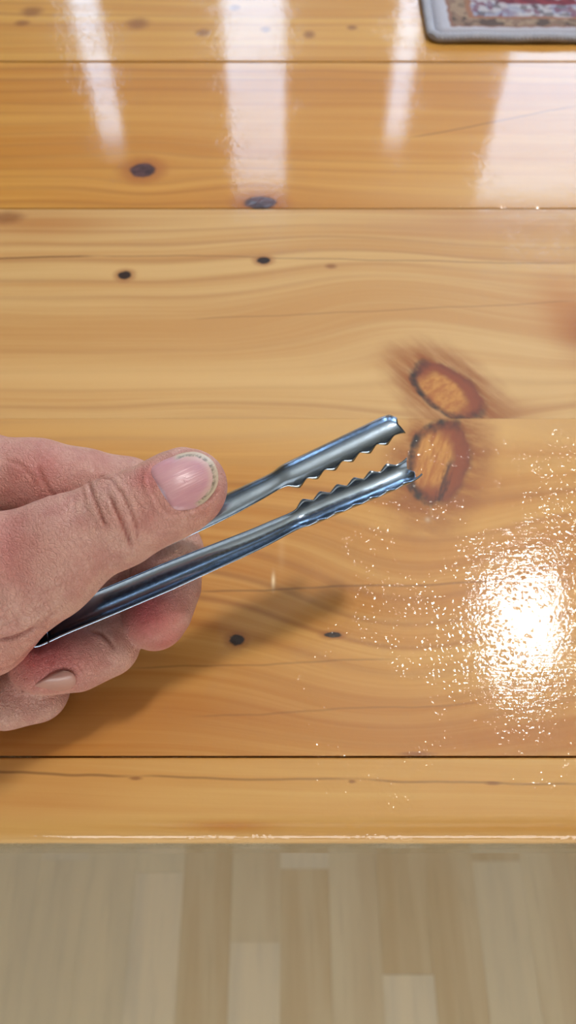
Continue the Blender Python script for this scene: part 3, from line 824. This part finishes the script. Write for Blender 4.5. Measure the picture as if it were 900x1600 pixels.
        qa_, qb_ = loc(U[sel], Vv[sel]); qa_, qb_, d_ = qa_/hu, qb_/hv, depth[sel]
        ok = np.hypot(qa_, qb_) < fit
        basis = lambda x, y: np.stack([np.ones_like(x), x, y, x*x, y*y, x*y, x*x*y, x*y*y], 1)
        co = np.linalg.lstsq(basis(qa_[ok], qb_[ok]), d_[ok], rcond=None)[0]
        RR, n_o = 12, len(o_); verts, faces, uv = [], [], []
        for i in range(RR + 1):
            f = math.sin(i/RR*math.pi/2)
            for j in range(n_o):
                u_, v_ = cen + (o_[j] - cen)*f; x_, y_ = loc(u_, v_); x_, y_ = x_/hu, y_/hv
                d = float(basis(np.array([x_]), np.array([y_]))[0] @ co)
                dig = max(0, (f - .82)/.18)**2*(1.3 if x_ < .35 else .25)
                verts.append(P3(u_, v_, d - lift*(1 - dig))); uv.append((x_*.5+.5, y_*.5+.5, f))
        for i in range(RR):
            for j in range(n_o):
                k, k2 = i*n_o + j, i*n_o + (j+1) % n_o; faces.append((k, k + n_o, k2 + n_o, k2))
        Wn = to_world(np.array(verts)) - np.array(root_p)
        me = bpy.data.meshes.new(name); me.from_pydata([tuple(q) for q in Wn], [], faces)
        at2 = me.color_attributes.new('place', 'FLOAT_COLOR', 'POINT')
        at2.data.foreach_set('color', np.c_[np.array(uv), np.ones(len(uv))].astype(np.float32).ravel())
        o = link(name, me, mat, person, smooth=True)
        so = o.modifiers.new('plate', 'SOLIDIFY'); so.thickness = .0004; so.offset = 0
        return o
    t = NT('nail'); vc = t.n.new('ShaderNodeVertexColor'); vc.layer_name = 'place'; a_, b_, rho = t.sep(vc.outputs[0])
    ridg = t.noise(t.xyz(t.M('MULTIPLY', a_, 1.2), t.M('MULTIPLY', b_, 34), 0), 1, 2)
    col = t.mix(t.noise(t.xyz(t.M('MULTIPLY', a_, 2), t.M('MULTIPLY', b_, 6), 3), 1, 3), srgb(208, 162, 166), srgb(186, 130, 144))
    wob = t.M('MULTIPLY', t.M('SUBTRACT', t.noise(t.xyz(a_, b_, 0), 9, 3), .5), .06)
    lun = t.M('ADD', t.M('ADD', a_, wob), t.M('MULTIPLY', t.M('POWER', t.M('SUBTRACT', b_, .56), 2.0), 1.3))
    col = t.mix(t.ss(lun, .19, .13), col, srgb(206, 186, 206))
    col = t.mix(t.M('MULTIPLY', t.ss(t.M('ADD', rho, wob), .60, .84), t.ss(a_, .42, .74)), col, srgb(206, 170, 164))
    fe = t.M('MULTIPLY', t.ss(t.M('ADD', rho, t.M('MULTIPLY', wob, .6)), .83, .86), t.ss(a_, .46, .58))
    col = t.mix(fe, col, srgb(198, 180, 160))
    dn = t.noise(t.xyz(t.M('MULTIPLY', a_, 11), t.M('MULTIPLY', b_, 11), 1), 1, 4, .7)
    dl = t.M('MULTIPLY', t.M('MULTIPLY', t.ss(rho, .81, .85), t.ss(rho, .96, .88)), t.M('MULTIPLY', t.ss(dn, .38, .58), t.ss(a_, .46, .6)))
    col = t.mix(t.M('MULTIPLY', dl, .8), col, srgb(104, 92, 78))
    t.set(Base_Color=col, Roughness=.30, Normal=t.bump(ridg, .35, .0003), Subsurface_Weight=.1, Subsurface_Radius=(1, .4, .3), Subsurface_Scale=.002)
    nail([(238, 732), (252, 722), (271, 714), (289, 708), (311, 708), (331, 720), (340, 740), (338, 760), (325, 779), (307, 792), (290, 796), (276, 796), (266, 788), (246, 758), (238, 742)], -25, 208, 180, 'thumbnail', t.m, .4)
    t2 = NT('fingernail_plate'); t2.set(Base_Color=srgb(178, 132, 124), Roughness=.3)
    nail([(33, 1083), (59, 1066), (84, 1053), (99, 1048), (114, 1053), (118, 1066), (106, 1077), (73, 1080), (48, 1083)], -14, 229, 212, 'fingernail', t2.m, .45, 1.2)
build_hand()
